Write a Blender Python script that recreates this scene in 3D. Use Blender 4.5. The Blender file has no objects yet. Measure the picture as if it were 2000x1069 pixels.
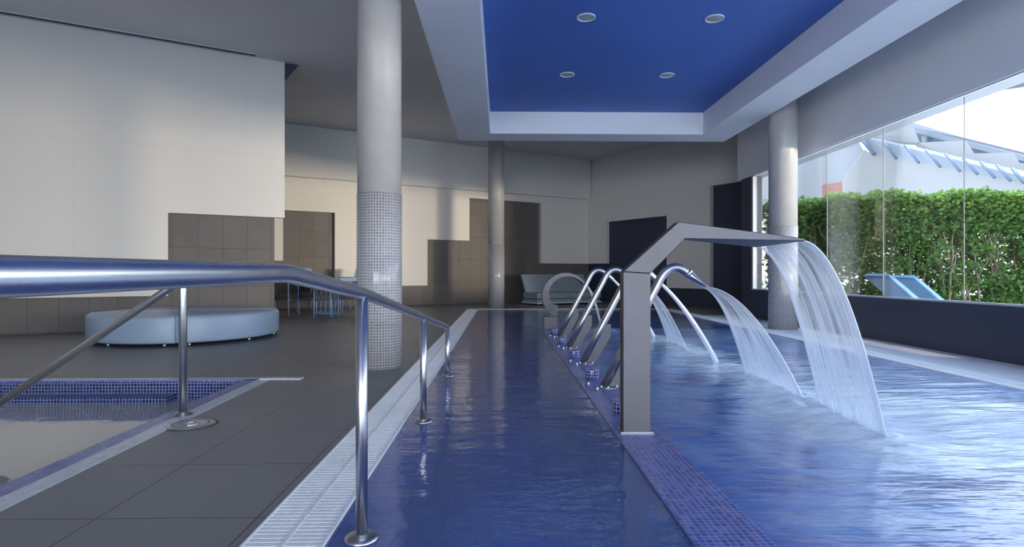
import bpy, math, random
from mathutils import Vector, Matrix, noise
random.seed(7)
S = bpy.context.scene
COL = S.collection
F = 1100.0; H = 0.92; YAW = math.atan(21.0 / F)
PI = math.pi

# ---------------------------------------------------------------- camera
cam = bpy.data.cameras.new('camera'); cam.sensor_width = 36; cam.lens = F / 2000 * 36
cam.clip_end = 500
camo = bpy.data.objects.new('camera', cam); COL.objects.link(camo)
camo.location = (0, 0, H); camo.rotation_euler = (PI / 2, 0, -YAW)
S.camera = camo
Fw = Vector((math.sin(YAW), math.cos(YAW), 0)); Rt = Vector((math.cos(YAW), -math.sin(YAW), 0))
def ray(px, py): return Fw + Rt * ((px - 1000) / F) + Vector((0, 0, 1)) * ((534.5 - py) / F)
def at(px, py, Y):
    d = ray(px, py); k = Y / d.y
    return Vector((d.x * k, Y, H + d.z * k))

# ---------------------------------------------------------------- mesh builder
class MB:
    def __init__(s): s.v = []; s.f = []; s.uv = []; s.sm = []; s.mi = []
    def face(s, pts, uv=None, smooth=False, mi=0):
        b = len(s.v); s.v += [tuple(p) for p in pts]; s.f.append(tuple(range(b, b + len(pts))))
        s.uv.append(uv); s.sm.append(smooth); s.mi.append(mi)
    def mesh(s, vs, fs, smooth=False, uvs=None, mi=0):
        b = len(s.v); s.v += [tuple(p) for p in vs]
        for i, f in enumerate(fs):
            s.f.append(tuple(b + k for k in f)); s.uv.append(uvs[i] if uvs else None); s.sm.append(smooth); s.mi.append(mi)
    def box(s, x0, x1, y0, y1, z0, z1, mi=0):
        v = [(x0,y0,z0),(x1,y0,z0),(x1,y1,z0),(x0,y1,z0),(x0,y0,z1),(x1,y0,z1),(x1,y1,z1),(x0,y1,z1)]
        s.mesh(v, [(0,3,2,1),(4,5,6,7),(0,1,5,4),(1,2,6,5),(2,3,7,6),(3,0,4,7)], mi=mi); return s
    def prism_z(s, poly, z0, z1, mi=0):           # polygon in XY, counter-clockwise
        n = len(poly)
        v = [(p[0], p[1], z0) for p in poly] + [(p[0], p[1], z1) for p in poly]
        f = [tuple(range(n - 1, -1, -1)), tuple(range(n, 2 * n))] + [(i, (i+1) % n, n + (i+1) % n, n + i) for i in range(n)]
        s.mesh(v, f, mi=mi); return s
    def prism_y(s, poly, y0, y1, mi=0):           # polygon in XZ, counter-clockwise seen from -Y
        n = len(poly)
        v = [(p[0], y0, p[1]) for p in poly] + [(p[0], y1, p[1]) for p in poly]
        f = [tuple(range(n)), tuple(range(2*n - 1, n - 1, -1))] + [((i+1) % n, i, n + i, n + (i+1) % n) for i in range(n)]
        s.mesh(v, f, mi=mi); return s
    def cyl(s, c, r, z0, z1, n=32, r1=None, cap=True):
        r1 = r if r1 is None else r1
        v = []; uvs = []; f = []
        for i in range(n):
            a = 2*PI*i/n; v.append((c[0]+r*math.cos(a), c[1]+r*math.sin(a), z0))
        for i in range(n):
            a = 2*PI*i/n; v.append((c[0]+r1*math.cos(a), c[1]+r1*math.sin(a), z1))
        for i in range(n):
            j = (i+1) % n; f.append((i, j, n+j, n+i)); L = 2*PI*r/n
            uvs.append([(i*L, z0), ((i+1)*L, z0), ((i+1)*L, z1), (i*L, z1)])
        s.mesh(v, f, True, uvs)
        if cap:
            s.face([v[n+i] for i in range(n)]); s.face([v[i] for i in range(n-1, -1, -1)])
        return s
    def lathe(s, prof, n=32, c=(0,0,0)):
        v = []; f = []; uvs = []
        for (r, z) in prof:
            for i in range(n):
                a = 2*PI*i/n; v.append((c[0]+r*math.cos(a), c[1]+r*math.sin(a), c[2]+z))
        for k in range(len(prof)-1):
            for i in range(n):
                j = (i+1) % n; f.append((k*n+i, k*n+j, (k+1)*n+j, (k+1)*n+i))
                R = max(prof[k][0], prof[k+1][0]); L = 2*PI*R/n
                uvs.append([(i*L, prof[k][1]), ((i+1)*L, prof[k][1]), ((i+1)*L, prof[k+1][1]), (i*L, prof[k+1][1])])
        s.mesh(v, f, True, uvs); return s
    def tube(s, path, r, n=16, cap=True):
        P = [Vector(p) for p in path]; m = len(P)
        rr = r if isinstance(r, (list, tuple)) else [r]*m
        T = []
        for i in range(m):
            a = (P[i]-P[i-1]).normalized() if i else (P[1]-P[0]).normalized()
            b = (P[i+1]-P[i]).normalized() if i < m-1 else a
            T.append((a+b).normalized())
        up = Vector((0,0,1)) if abs(T[0].z) < .9 else Vector((0,1,0))
        N = (up - T[0]*up.dot(T[0])).normalized(); v = []
        for i in range(m):
            N = (N - T[i]*N.dot(T[i])).normalized(); B = T[i].cross(N)
            if i:
                a = (P[i]-P[i-1]).normalized()
                # mitre: offset along the ring plane
                sc = 1.0/max(.5, a.dot(T[i]))
            else: sc = 1
            a = (P[i]-P[i-1]).normalized() if i else T[i]
            bend = (T[i]-a*T[i].dot(a)); bend = bend.normalized() if bend.length > 1e-5 else None
            for k in range(n):
                t = 2*PI*k/n; d = N*math.cos(t)+B*math.sin(t)
                o = d*rr[i]
                if bend:
                    e = T[i].cross(bend.cross(T[i])) if False else (bend - T[i]*bend.dot(T[i]))
                    if e.length > 1e-5:
                        e.normalize(); o = o + e*(o.dot(e))*(sc-1)
                v.append(P[i]+o)
        f = [(i*n+k, i*n+(k+1) % n, (i+1)*n+(k+1) % n, (i+1)*n+k) for i in range(m-1) for k in range(n)]
        s.mesh(v, f, True)
        if cap:
            s.face([v[k] for k in range(n-1, -1, -1)]); s.face([v[(m-1)*n+k] for k in range(n)])
        return s
    def loft(s, rings, smooth=False, cap=True):
        n = len(rings[0]); v = [p for r in rings for p in r]
        f = [(i*n+k, i*n+(k+1) % n, (i+1)*n+(k+1) % n, (i+1)*n+k) for i in range(len(rings)-1) for k in range(n)]
        s.mesh(v, f, smooth)
        if cap: s.face(list(reversed(rings[0]))); s.face(rings[-1])
        return s
    def build(s, name, mats, parent=None, loc=None, rz=0, bevel=0, fixn=True):
        me = bpy.data.meshes.new(name); me.from_pydata(s.v, [], s.f)
        uvl = me.uv_layers.new(name='UVMap')
        for p in me.polygons:
            u = s.uv[p.index]; nrm = p.normal
            for k, li in enumerate(p.loop_indices):
                if u: uvl.data[li].uv = u[k]
                else:
                    c = me.vertices[me.loops[li].vertex_index].co
                    ax, ay, az = abs(nrm.x), abs(nrm.y), abs(nrm.z)
                    if az >= ax and az >= ay: uvl.data[li].uv = (c.x, c.y)
                    elif ay >= ax: uvl.data[li].uv = (c.x, c.z)
                    else: uvl.data[li].uv = (c.y, c.z)
            p.use_smooth = s.sm[p.index]; p.material_index = s.mi[p.index]
        for m in (mats if isinstance(mats, (list, tuple)) else [mats]): me.materials.append(m)
        if fixn:
            import bmesh
            bm = bmesh.new(); bm.from_mesh(me); bmesh.ops.remove_doubles(bm, verts=bm.verts, dist=1e-5)
            bmesh.ops.recalc_face_normals(bm, faces=bm.faces); bm.to_mesh(me); bm.free()
        o = bpy.data.objects.new(name, me); COL.objects.link(o)
        if parent: o.parent = parent
        if loc: o.location = loc
        o.rotation_euler.z = rz
        if bevel:
            b = o.modifiers.new('bevel', 'BEVEL'); b.width = bevel; b.segments = 2; b.limit_method = 'ANGLE'; b.angle_limit = math.radians(40)
        return o

def tag(o, label=None, cat=None, group=None, kind=None):
    if label: o['label'] = label
    if cat: o['category'] = cat
    if group: o['group'] = group
    if kind: o['kind'] = kind
    return o
def empty(name, loc, rz=0):
    o = bpy.data.objects.new(name, None); COL.objects.link(o); o.location = loc; o.rotation_euler.z = rz; o.empty_display_size = .1
    return o
def kids(o): return [c for c in bpy.data.objects if c.parent == o]
def copy_tree(o, parent=None):
    ch = kids(o); c = o.copy(); COL.objects.link(c); c.parent = parent
    for k in ch: copy_tree(k, c)
    return c

# ---------------------------------------------------------------- materials
class NT:
    def __init__(s, name):
        s.m = bpy.data.materials.new(name); s.m.use_nodes = True; s.t = s.m.node_tree; s.t.nodes.clear()
        s.out = s.n('ShaderNodeOutputMaterial')
    def n(s, typ, **kw):
        nd = s.t.nodes.new(typ)
        for k, v in kw.items(): setattr(nd, k, v)
        return nd
    def l(s, a, b): s.t.links.new(a, b)
    def inp(s, nd, i, val):
        if isinstance(val, bpy.types.NodeSocket): s.l(val, nd.inputs[i])
        elif val is not None: nd.inputs[i].default_value = val
    def math(s, op, a, b=None, c=None, clamp=False):
        nd = s.n('ShaderNodeMath', operation=op); nd.use_clamp = clamp
        s.inp(nd, 0, a); s.inp(nd, 1, b); s.inp(nd, 2, c); return nd.outputs[0]
    def uv(s): return s.n('ShaderNodeTexCoord').outputs['UV']
    def obj(s): return s.n('ShaderNodeTexCoord').outputs['Object']
    def geo(s): return s.n('ShaderNodeNewGeometry').outputs['Position']
    def sep(s, v):
        nd = s.n('ShaderNodeSeparateXYZ'); s.l(v, nd.inputs[0]); return nd.outputs
    def mapping(s, v, scale=(1,1,1), loc=(0,0,0), rot=(0,0,0)):
        nd = s.n('ShaderNodeMapping'); s.l(v, nd.inputs[0]); nd.inputs['Scale'].default_value = scale
        nd.inputs['Location'].default_value = loc; nd.inputs['Rotation'].default_value = rot; return nd.outputs[0]
    def noise(s, v, scale, detail=3, rough=.5, dist=0):
        nd = s.n('ShaderNodeTexNoise'); s.l(v, nd.inputs['Vector']); nd.inputs['Scale'].default_value = scale
        nd.inputs['Detail'].default_value = detail; nd.inputs['Roughness'].default_value = rough; nd.inputs['Distortion'].default_value = dist
        return nd.outputs[0]
    def ramp(s, f, stops, interp='LINEAR'):
        nd = s.n('ShaderNodeValToRGB'); s.l(f, nd.inputs[0]); cr = nd.color_ramp; cr.interpolation = interp
        while len(cr.elements) < len(stops): cr.elements.new(.5)
        for e, (p, c) in zip(cr.elements, stops): e.position = p; e.color = (*c, 1) if len(c) == 3 else c
        return nd.outputs[0]
    def mixc(s, f, a, b, mode='MIX'):
        nd = s.n('ShaderNodeMix', data_type='RGBA', blend_type=mode)
        s.inp(nd, 0, f)
        for i, v in ((6, a), (7, b)):
            if isinstance(v, tuple): nd.inputs[i].default_value = (*v, 1)
            else: s.l(v, nd.inputs[i])
        return nd.outputs[2]
    def bump(s, h, strength=.3, dist=.01, normal=None):
        nd = s.n('ShaderNodeBump'); s.l(h, nd.inputs['Height']); nd.inputs['Strength'].default_value = strength
        nd.inputs['Distance'].default_value = dist
        if normal: s.l(normal, nd.inputs['Normal'])
        return nd.outputs[0]
    def pr(s, color, rough=.5, metal=0, normal=None, spec=None, **kw):
        nd = s.n('ShaderNodeBsdfPrincipled')
        if isinstance(color, tuple): nd.inputs['Base Color'].default_value = (*color, 1)
        else: s.l(color, nd.inputs['Base Color'])
        s.inp(nd, 'Roughness', rough); nd.inputs['Metallic'].default_value = metal
        if normal: s.l(normal, nd.inputs['Normal'])
        if spec is not None: nd.inputs['Specular IOR Level'].default_value = spec
        s.l(nd.outputs[0], s.out.inputs[0]); return nd

def m_plain(name, c, rough=.5, metal=0, var=.08, scale=4, bump=0.0, spec=None):
    t = NT(name); p = t.obj(); nz = t.noise(p, scale, 4)
    col = t.ramp(nz, [(.25, tuple(x*(1-var) for x in c)), (.75, tuple(min(1, x*(1+var)) for x in c))])
    nrm = t.bump(t.noise(p, scale*20, 3), bump, .004) if bump else None
    t.pr(col, rough, metal, nrm, spec); return t.m

def m_mosaic(name, cols, grout, size=.025, g=.06, rough=.18, rnd=.5):
    t = NT(name); x, y, _ = t.sep(t.uv())
    u = t.math('DIVIDE', x, size); v = t.math('DIVIDE', y, size)
    fu = t.math('FLOOR', u); fv = t.math('FLOOR', v)
    cb = t.n('ShaderNodeCombineXYZ'); t.l(fu, cb.inputs[0]); t.l(fv, cb.inputs[1])
    wn = t.n('ShaderNodeTexWhiteNoise', noise_dimensions='3D'); t.l(cb.outputs[0], wn.inputs[0])
    col = t.ramp(wn.outputs['Value'], [(i/len(cols), c) for i, c in enumerate(cols)], 'CONSTANT')
    au = t.math('ABSOLUTE', t.math('SUBTRACT', t.math('FRACT', u), .5)); av = t.math('ABSOLUTE', t.math('SUBTRACT', t.math('FRACT', v), .5))
    gm = t.math('GREATER_THAN', t.math('MAXIMUM', au, av), .5 - g)
    c2 = t.mixc(gm, col, grout)
    rg = t.math('ADD', t.math('MULTIPLY', gm, .4), rough)
    sm = t.n('ShaderNodeMapRange', interpolation_type='SMOOTHSTEP'); t.l(t.math('MAXIMUM', au, av), sm.inputs[0])
    sm.inputs[1].default_value = .5-g*1.6; sm.inputs[2].default_value = .5; sm.inputs[3].default_value = 1; sm.inputs[4].default_value = 0
    t.pr(c2, rg, 0, t.bump(sm.outputs[0], .4, .002)); return t.m

def m_tiles(name, c, line, w, h, lw, rough, var=.1, off=(0, 0), bump=.3, fabric=0, spec=.5):
    t = NT(name); uv = t.uv(); x, y, _ = t.sep(uv)
    u = t.math('DIVIDE', t.math('SUBTRACT', x, off[0]), w); v = t.math('DIVIDE', t.math('SUBTRACT', y, off[1]), h)
    cb = t.n('ShaderNodeCombineXYZ'); t.l(t.math('FLOOR', u), cb.inputs[0]); t.l(t.math('FLOOR', v), cb.inputs[1])
    wn = t.n('ShaderNodeTexWhiteNoise', noise_dimensions='3D'); t.l(cb.outputs[0], wn.inputs[0])
    au = t.math('MULTIPLY', t.math('SUBTRACT', .5, t.math('ABSOLUTE', t.math('SUBTRACT', t.math('FRACT', u), .5))), w)
    av = t.math('MULTIPLY', t.math('SUBTRACT', .5, t.math('ABSOLUTE', t.math('SUBTRACT', t.math('FRACT', v), .5))), h)
    mk = t.math('LESS_THAN', t.math('MINIMUM', au, av), lw)
    nz = t.noise(uv, 3, 5, .6); fine = t.noise(uv, 60, 3, .6)
    f = t.math('ADD', t.math('ADD', t.math('MULTIPLY', nz, .55), t.math('MULTIPLY', wn.outputs['Value'], .2)), t.math('MULTIPLY', fine, .25))
    col = t.ramp(f, [(.2, tuple(q*(1-var) for q in c)), (.8, tuple(q*(1+var) for q in c))])
    col = t.mixc(mk, col, line)
    rg = t.math('ADD', t.math('MULTIPLY', nz, .15), rough-.07)
    t.pr(col, rg, 0, t.bump(t.math('SUBTRACT', t.math('MULTIPLY', fine, .15), mk), bump, .003), spec); return t.m

def m_steel(name, c=(.62, .63, .66), rough=.24, aniso=.0, metal=1):
    t = NT(name); p = t.mapping(t.obj(), (6, 6, 120)); nz = t.noise(p, 3, 3)
    rg = t.math('ADD', t.math('MULTIPLY', nz, .12), rough-.06)
    col = t.ramp(t.noise(t.obj(), 5, 4), [(.3, tuple(x*.88 for x in c)), (.7, c)])
    t.pr(col, rg, metal, t.bump(nz, .04, .001)); return t.m

def m_glass(name, refl=.06, tint=(.80, .805, .80)):
    t = NT(name); tr = t.n('ShaderNodeBsdfTransparent'); tr.inputs[0].default_value = (*tint, 1)
    gl = t.n('ShaderNodeBsdfGlossy'); gl.inputs['Roughness'].default_value = .01
    lw = t.n('ShaderNodeFresnel'); lw.inputs[0].default_value = 1.22
    mx = t.n('ShaderNodeMixShader'); t.l(t.math('MULTIPLY', lw.outputs[0], .5), mx.inputs[0]); t.l(tr.outputs[0], mx.inputs[1]); t.l(gl.outputs[0], mx.inputs[2])
    t.l(mx.outputs[0], t.out.inputs[0]); return t.m

def m_water(name, tint, ior, scales, strength, milky=None, milk_amt=0.0, rough=.03, foam_sheen=False, gloss=(1,1,1)):
    t = NT(name); p = t.geo()
    h = None
    for (sc, amp) in scales:
        k = t.math('MULTIPLY', t.noise(t.mapping(p, sc), 1.0, 3, .55, .4), amp)
        h = k if h is None else t.math('ADD', h, k)
    nrm = t.bump(h, strength, .05)
    fr = t.n('ShaderNodeFresnel'); fr.inputs[0].default_value = ior; t.l(nrm, fr.inputs[1])
    tr = t.n('ShaderNodeBsdfTransparent'); tr.inputs[0].default_value = (*tint, 1)
    body = tr.outputs[0]
    if milky:
        df = t.n('ShaderNodeBsdfDiffuse'); df.inputs[0].default_value = (*milky, 1); t.l(nrm, df.inputs['Normal'])
        if foam_sheen:      # paler where bubbles gather, and where reflected sky is painted in
            av = t.n('ShaderNodeAttribute', attribute_name='foam_sheen'); k0 = t.noise(t.mapping(p, (1.0, 1.7, 1)), .9, 5, .6, .8)
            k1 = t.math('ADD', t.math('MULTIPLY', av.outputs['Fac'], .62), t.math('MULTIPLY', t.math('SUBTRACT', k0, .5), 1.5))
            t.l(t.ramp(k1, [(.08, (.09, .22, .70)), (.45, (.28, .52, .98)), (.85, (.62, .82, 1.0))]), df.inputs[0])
        mm = t.n('ShaderNodeMixShader'); mm.inputs[0].default_value = milk_amt; t.l(body, mm.inputs[1]); t.l(df.outputs[0], mm.inputs[2])
        body = mm.outputs[0]
    gl = t.n('ShaderNodeBsdfGlossy'); gl.inputs['Roughness'].default_value = rough; gl.inputs[0].default_value = (*gloss, 1); t.l(nrm, gl.inputs['Normal'])
    mx = t.n('ShaderNodeMixShader'); t.l(fr.outputs[0], mx.inputs[0]); t.l(body, mx.inputs[1]); t.l(gl.outputs[0], mx.inputs[2])
    res = mx.outputs[0]
    if foam_sheen:
        at_ = t.n('ShaderNodeAttribute', attribute_name='foam_sheen')
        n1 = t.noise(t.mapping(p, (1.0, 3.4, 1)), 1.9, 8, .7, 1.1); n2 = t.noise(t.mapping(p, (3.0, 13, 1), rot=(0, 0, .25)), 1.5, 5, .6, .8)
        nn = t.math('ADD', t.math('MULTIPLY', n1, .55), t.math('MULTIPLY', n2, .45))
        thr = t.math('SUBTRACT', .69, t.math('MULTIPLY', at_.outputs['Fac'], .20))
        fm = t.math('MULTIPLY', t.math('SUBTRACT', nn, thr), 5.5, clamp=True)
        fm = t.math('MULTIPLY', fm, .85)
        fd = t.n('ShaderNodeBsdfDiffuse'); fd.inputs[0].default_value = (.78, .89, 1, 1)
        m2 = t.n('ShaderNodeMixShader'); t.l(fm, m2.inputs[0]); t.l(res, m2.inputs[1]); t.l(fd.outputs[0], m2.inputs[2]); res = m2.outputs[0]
    t.l(res, t.out.inputs[0]); return t.m

def m_fall(name, dens=.5, edge=.5):
    t = NT(name); uv = t.uv(); x, y, _ = t.sep(uv)      # x across 0..1, y along 0..1
    n1 = t.noise(t.mapping(uv, (30, .55, 1)), 1.0, 2, .5); n2 = t.noise(t.mapping(uv, (5, 1.6, 1), (3, 1, 0)), 1.0, 2, .5)
    e = t.math('POWER', t.math('MULTIPLY', t.math('ABSOLUTE', t.math('SUBTRACT', x, .5)), 2.0), 9.0)
    st = t.math('MULTIPLY', t.math('SUBTRACT', n1, .42), 2.4)
    a = t.math('ADD', t.math('ADD', t.math('MULTIPLY', st, .5), t.math('MULTIPLY', t.math('SUBTRACT', n2, .35), 1.0)), dens-.25)
    a = t.math('ADD', a, t.math('MULTIPLY', e, edge)); a = t.math('ADD', a, t.math('MULTIPLY', t.math('POWER', y, 3), .12))
    a = t.math('MINIMUM', t.math('MAXIMUM', a, .10), .93)
    # frayed end where the sheet breaks up into the pool
    tr = t.n('ShaderNodeBsdfTransparent')
    d = t.n('ShaderNodeBsdfDiffuse'); d.inputs[0].default_value = (.82, .9, 1, 1)
    tl = t.n('ShaderNodeBsdfTranslucent'); tl.inputs[0].default_value = (.85, .92, 1, 1)
    gl = t.n('ShaderNodeBsdfGlossy'); gl.inputs['Roughness'].default_value = .25; 
    m1 = t.n('ShaderNodeMixShader'); m1.inputs[0].default_value = .5; t.l(d.outputs[0], m1.inputs[1]); t.l(tl.outputs[0], m1.inputs[2])
    m2 = t.n('ShaderNodeMixShader'); m2.inputs[0].default_value = .22; t.l(m1.outputs[0], m2.inputs[1]); t.l(gl.outputs[0], m2.inputs[2])
    m3 = t.n('ShaderNodeMixShader'); t.l(a, m3.inputs[0]); t.l(tr.outputs[0], m3.inputs[1]); t.l(m2.outputs[0], m3.inputs[2])
    t.l(m3.outputs[0], t.out.inputs[0]); return t.m

M = {}
M['paint'] = m_tiles('white wall plaster', (.74, .715, .67), (.62, .6, .56), 2.42, 2.42, .0025, .62, .03, (.97, .6), .05)
M['paint2'] = m_plain('grey ceiling plaster', (.66, .66, .68), .8, 0, .03, 1.5)
M['rim'] = m_plain('tray border plaster', (.80, .81, .84), .6, 0, .03, 1.5)
M['blue'] = m_plain('blue ceiling paint', (.075, .165, .50), .6, 0, .06, 1.2)
M['concrete'] = m_plain('smooth concrete', (.44, .425, .41), .42, 0, .10, 3, .08)
M['stone'] = m_tiles('dark stone wall tile', (.135, .122, .115), (.06, .056, .056), .38, .67, .004, .6, .25, (0, .02), .25)
M['parapet'] = m_tiles('dark parapet tile', (.04, .048, .08), (.025, .03, .045), 1.2, .6, .003, .5, .2)
M['deck'] = m_tiles('anthracite deck tile', (.178, .178, .184), (.03, .03, .034), .6, .6, .003, .42, .12, (-1.518, 2.14), .3)
M['deck2'] = m_tiles('pale wet deck tile', (.82, .82, .84), (.5, .51, .55), .3, .3, .003, .35, .15)
M['mos_blue'] = m_mosaic('blue pool mosaic', [(.16,.25,.80), (.13,.20,.68), (.20,.30,.88), (.19,.22,.76), (.10,.16,.58), (.24,.27,.82)], (.34,.40,.72), .025, .05)
M['mos_violet'] = m_mosaic('violet kerb mosaic', [(.115,.145,.42), (.08,.11,.36), (.15,.18,.48), (.125,.12,.34), (.07,.09,.30)], (.25,.28,.44), .025, .07)
M['mos_dark'] = m_mosaic('deep blue wall mosaic', [(.014,.026,.13), (.02,.036,.18), (.012,.018,.10), (.028,.045,.21)], (.30,.34,.40), .027, .07)
M['mos_grey'] = m_mosaic('grey column mosaic', [(.27,.27,.29), (.30,.30,.32), (.245,.245,.265), (.285,.28,.295)], (.66,.66,.66), .0275, .07, .16)
M['mos_white'] = m_mosaic('white kerb mosaic', [(.58,.63,.68), (.64,.68,.72), (.53,.58,.64)], (.40,.43,.48), .027, .07)
M['mos_button'] = m_mosaic('button mosaic', [(.02,.035,.22), (.03,.055,.30), (.012,.02,.13)], (.6,.64,.74), .026, .06)
M['steel'] = m_steel('brushed steel', (.60,.61,.64), .32); M['steel2'] = m_steel('satin fountain steel', (.48, .48, .50), .32)
M['plate'] = m_steel('satin plate steel', (.125, .125, .135), .5)
M['white_pl'] = m_plain('white grate plastic', (.86, .88, .90), .38, 0, .06, 3)
M['channel'] = m_plain('dark channel', (.05, .055, .06), .6)
M['white_metal'] = m_plain('white metal', (.72, .73, .74), .4)
M['lamp_glass'] = m_plain('frosted lamp glass', (.40, .44, .44), .3, 0, .15, 30)
M['leather'] = m_plain('pale blue leatherette', (.30, .395, .53), .38, 0, .04, 3, .05)
M['sofa'] = m_plain('grey green upholstery', (.25, .31, .36), .6, 0, .05, 3, .05)
M['frame_blue'] = m_plain('light blue metal', (.26, .42, .70), .35)
M['cush'] = m_plain('light blue cushion', (.36, .46, .60), .7)
M['strap'] = m_plain('dark woven strap', (.035, .032, .036), .7)
M['lounger'] = m_plain('blue lounger resin', (.12, .26, .44), .4)
M['glass'] = m_glass('clear glass')
M['alu'] = m_plain('white aluminium', (.5, .52, .54), .35)
M['water_calm'] = m_water('calm pool water', (.85, .92, 1), 1.55, [((1.6, 3.2, 1), 1), ((5, 13, 1), .35), ((18, 34, 1), .06)], .20, (.28, .44, .95), .24, .06)
M['water_small'] = m_water('still pool water', (.5, .62, .8), 2.2, [((2.2, 3.5, 1), 1), ((8, 10, 1), .25)], .08, (.62, .60, .57), .7)
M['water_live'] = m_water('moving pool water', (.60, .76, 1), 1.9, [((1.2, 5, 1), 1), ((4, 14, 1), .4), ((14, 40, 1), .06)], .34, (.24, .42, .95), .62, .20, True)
M['fall'] = m_fall('falling water sheet', .38, .62); M['fan'] = m_fall('fan water sheet', .34, .65); M['jet'] = m_fall('narrow water jet', .75, .2)
M['bld'] = m_plain('white render', (.34, .32, .30), .7, 0, .03, .3)
M['bld_roof'] = m_plain('pale roof sheet', (.29, .30, .32), .5, 0, .03, .3)
M['bld_dark'] = m_plain('grey glazing', (.10, .13, .17), .3, 0, .1, 1)
M['rib'] = m_plain('grey rib metal', (.12, .16, .22), .45)
M['brick'] = m_plain('red timber cladding', (.36, .14, .09), .7, 0, .2, 6)
M['ground'] = m_plain('pale terrace paving', (.55, .54, .50), .8, 0, .08, 2)
M['grass'] = m_plain('lawn', (.16, .26, .07), .9, 0, .3, 8)
def m_leaf():
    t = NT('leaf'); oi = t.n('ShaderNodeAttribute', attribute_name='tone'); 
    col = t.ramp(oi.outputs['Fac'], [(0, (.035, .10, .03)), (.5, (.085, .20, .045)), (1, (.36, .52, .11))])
    d = t.n('ShaderNodeBsdfPrincipled'); t.l(col, d.inputs['Base Color']); d.inputs['Roughness'].default_value = .4
    tl = t.n('ShaderNodeBsdfTranslucent'); t.l(t.mixc(.5, col, (.35, .55, .06)), tl.inputs[0])
    mx = t.n('ShaderNodeMixShader'); mx.inputs[0].default_value = .4; t.l(d.outputs[0], mx.inputs[1]); t.l(tl.outputs[0], mx.inputs[2])
    t.l(mx.outputs[0], t.out.inputs[0]); return t.m
M['leaf'] = m_leaf()
M['bark'] = m_plain('bark', (.20, .15, .11), .8, 0, .25, 9, .3)

def struct(o): o['kind'] = 'structure'; return o

# ---------------------------------------------------------------- wall frames
ZC = 4.75; ZB = 3.56; ZT = 3.975
class Wall:
    def __init__(s, o, ang): s.o = Vector((o[0], o[1], 0)); s.a = ang; s.d = Vector((math.cos(ang), math.sin(ang), 0)); s.n = Vector((-math.sin(ang), math.cos(ang), 0))
    def u(s, px, w=0.0):
        r = ray(px, 534.5); o = s.o + s.n*w       # o + d*u = k*r
        det = s.d.x*(-r.y) - s.d.y*(-r.x)
        return ((-o.x)*(-r.y) - (-o.y)*(-r.x))/det
A = Wall((-7.5, 8.43), math.atan2(1.85, 3.55))
B = Wall((-5.58, 14.58), math.atan2(4.32, 8.18))
cx_ = 2.95; CB = Vector((cx_, 14.58 + (cx_+5.58)*4.32/8.18, 0))
C = Wall((CB.x, CB.y), math.atan2(-2.8, 1.95))

# left wall
uA = A.u(556); w = MB(); w.box(-7, A.u(536, .12), .12, .32, 0, ZC)
wl = struct(w.build('wall_left', M['stone'], None, (A.o.x, A.o.y, 0), A.a))
p = MB(); u1 = A.u(328)
p.prism_y([(-7, .55), (u1, .55), (u1, 1.93), (uA, 1.93), (uA, ZC), (-7, ZC)], 0, .12)
p.build('plaster_panel', M['paint'], wl)
p = MB(); p.prism_y([(uA+.001, ZC-.33), (uA+.24, ZC), (uA+.001, ZC)], .02, .12); p.build('bulkhead', M['parapet'], wl)
# back wall (behind the terrace chairs)
uB = (CB - B.o).length
w = MB(); w.box(-8, uB+.2, .14, .36, 0, ZC); wb = struct(w.build('wall_back', M['stone'], None, (B.o.x, B.o.y, 0), B.a))
b = B.u
p = MB(); p.prism_y([(-8, 1.25), (b(553), 1.25), (b(553), 2.55), (b(654), 2.55), (b(654), .57), (b(835), .57), (b(835), 1.91), (b(917), 1.91),
                     (b(917), 3.2), (b(1057), 3.2), (b(1057), 1.25), (uB, 1.25), (uB, 3.42), (-8, 3.42)], 0, .14)
p.build('plaster_panel', M['paint'], wb)
p = MB(); p.box(-8, uB-.02, -.15, .14, 3.42, ZC); p.build('upper_panel', M['paint'], wb)
# far right wall
w = MB(); w.box(-.2, 5.95, .14, .36, 0, ZC); wc = struct(w.build('wall_far', M['parapet'], None, (C.o.x, C.o.y, 0), C.a))
c = C.u
p = MB(); p.prism_y([(0, 1.25), (c(1184), 1.25), (c(1184), 2.61), (c(1302), 2.61), (c(1302), .5), (c(1387), .5), (c(1387), 3.3), (5.95, 3.3), (5.95, ZC), (0, ZC)], 0, .14)
p.build('plaster_panel', M['paint'], wc)
# window wall
XW = 5.2
w = MB(); w.box(XW, XW+.22, -8, 12.1, 0, .585); w.box(XW, XW+.22, 11.62, 12.1, .585, 2.95)
wr = struct(w.build('wall_right', M['parapet']))
p = MB(); p.box(XW, XW+.35, -8, 12.3, 2.95, ZC); p.build('lintel', M['rim'], wr)
p = MB(); p.prism_z([(XW+.22, 11.9), (XW+.36, 11.9), (6.48, 14.3), (6.30, 14.3)], 0, ZC); struct(p.build('wall_return', M['bld']))
# glazing
wn = empty('window_1', (XW+.03, 3, .585)); struct(wn)
def local(mb, par, name, mat): return mb.build(name, mat, par)
f = MB(); f.box(-.03, .04, -11, 8.62, 0, .022); f.box(.0, .03, -11, 8.62, 2.352, 2.365); f.box(-.02, .06, 8.56, 8.62, .02, 2.34); local(f, wn, 'window_frame', M['alu'])
js = [11.6, 10.27, 8.95, 7.62, 6.27, 4.92, 3.57, 2.22, .87, -.48, -1.83, -3.2, -4.5, -5.9, -7.9]
for a_, b_ in zip(js[1:], js[:-1]):
    g = MB(); g.box(.0, .010, a_-3+.003, b_-3-.003, .022, 2.335); local(g, wn, 'glass_pane', M['glass'])
for a_ in js[1:9]:
    g = MB(); g.box(.001, .009, a_-3-.003, a_-3+.003, .022, 2.335); local(g, wn, 'joint', M['alu'])
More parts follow.
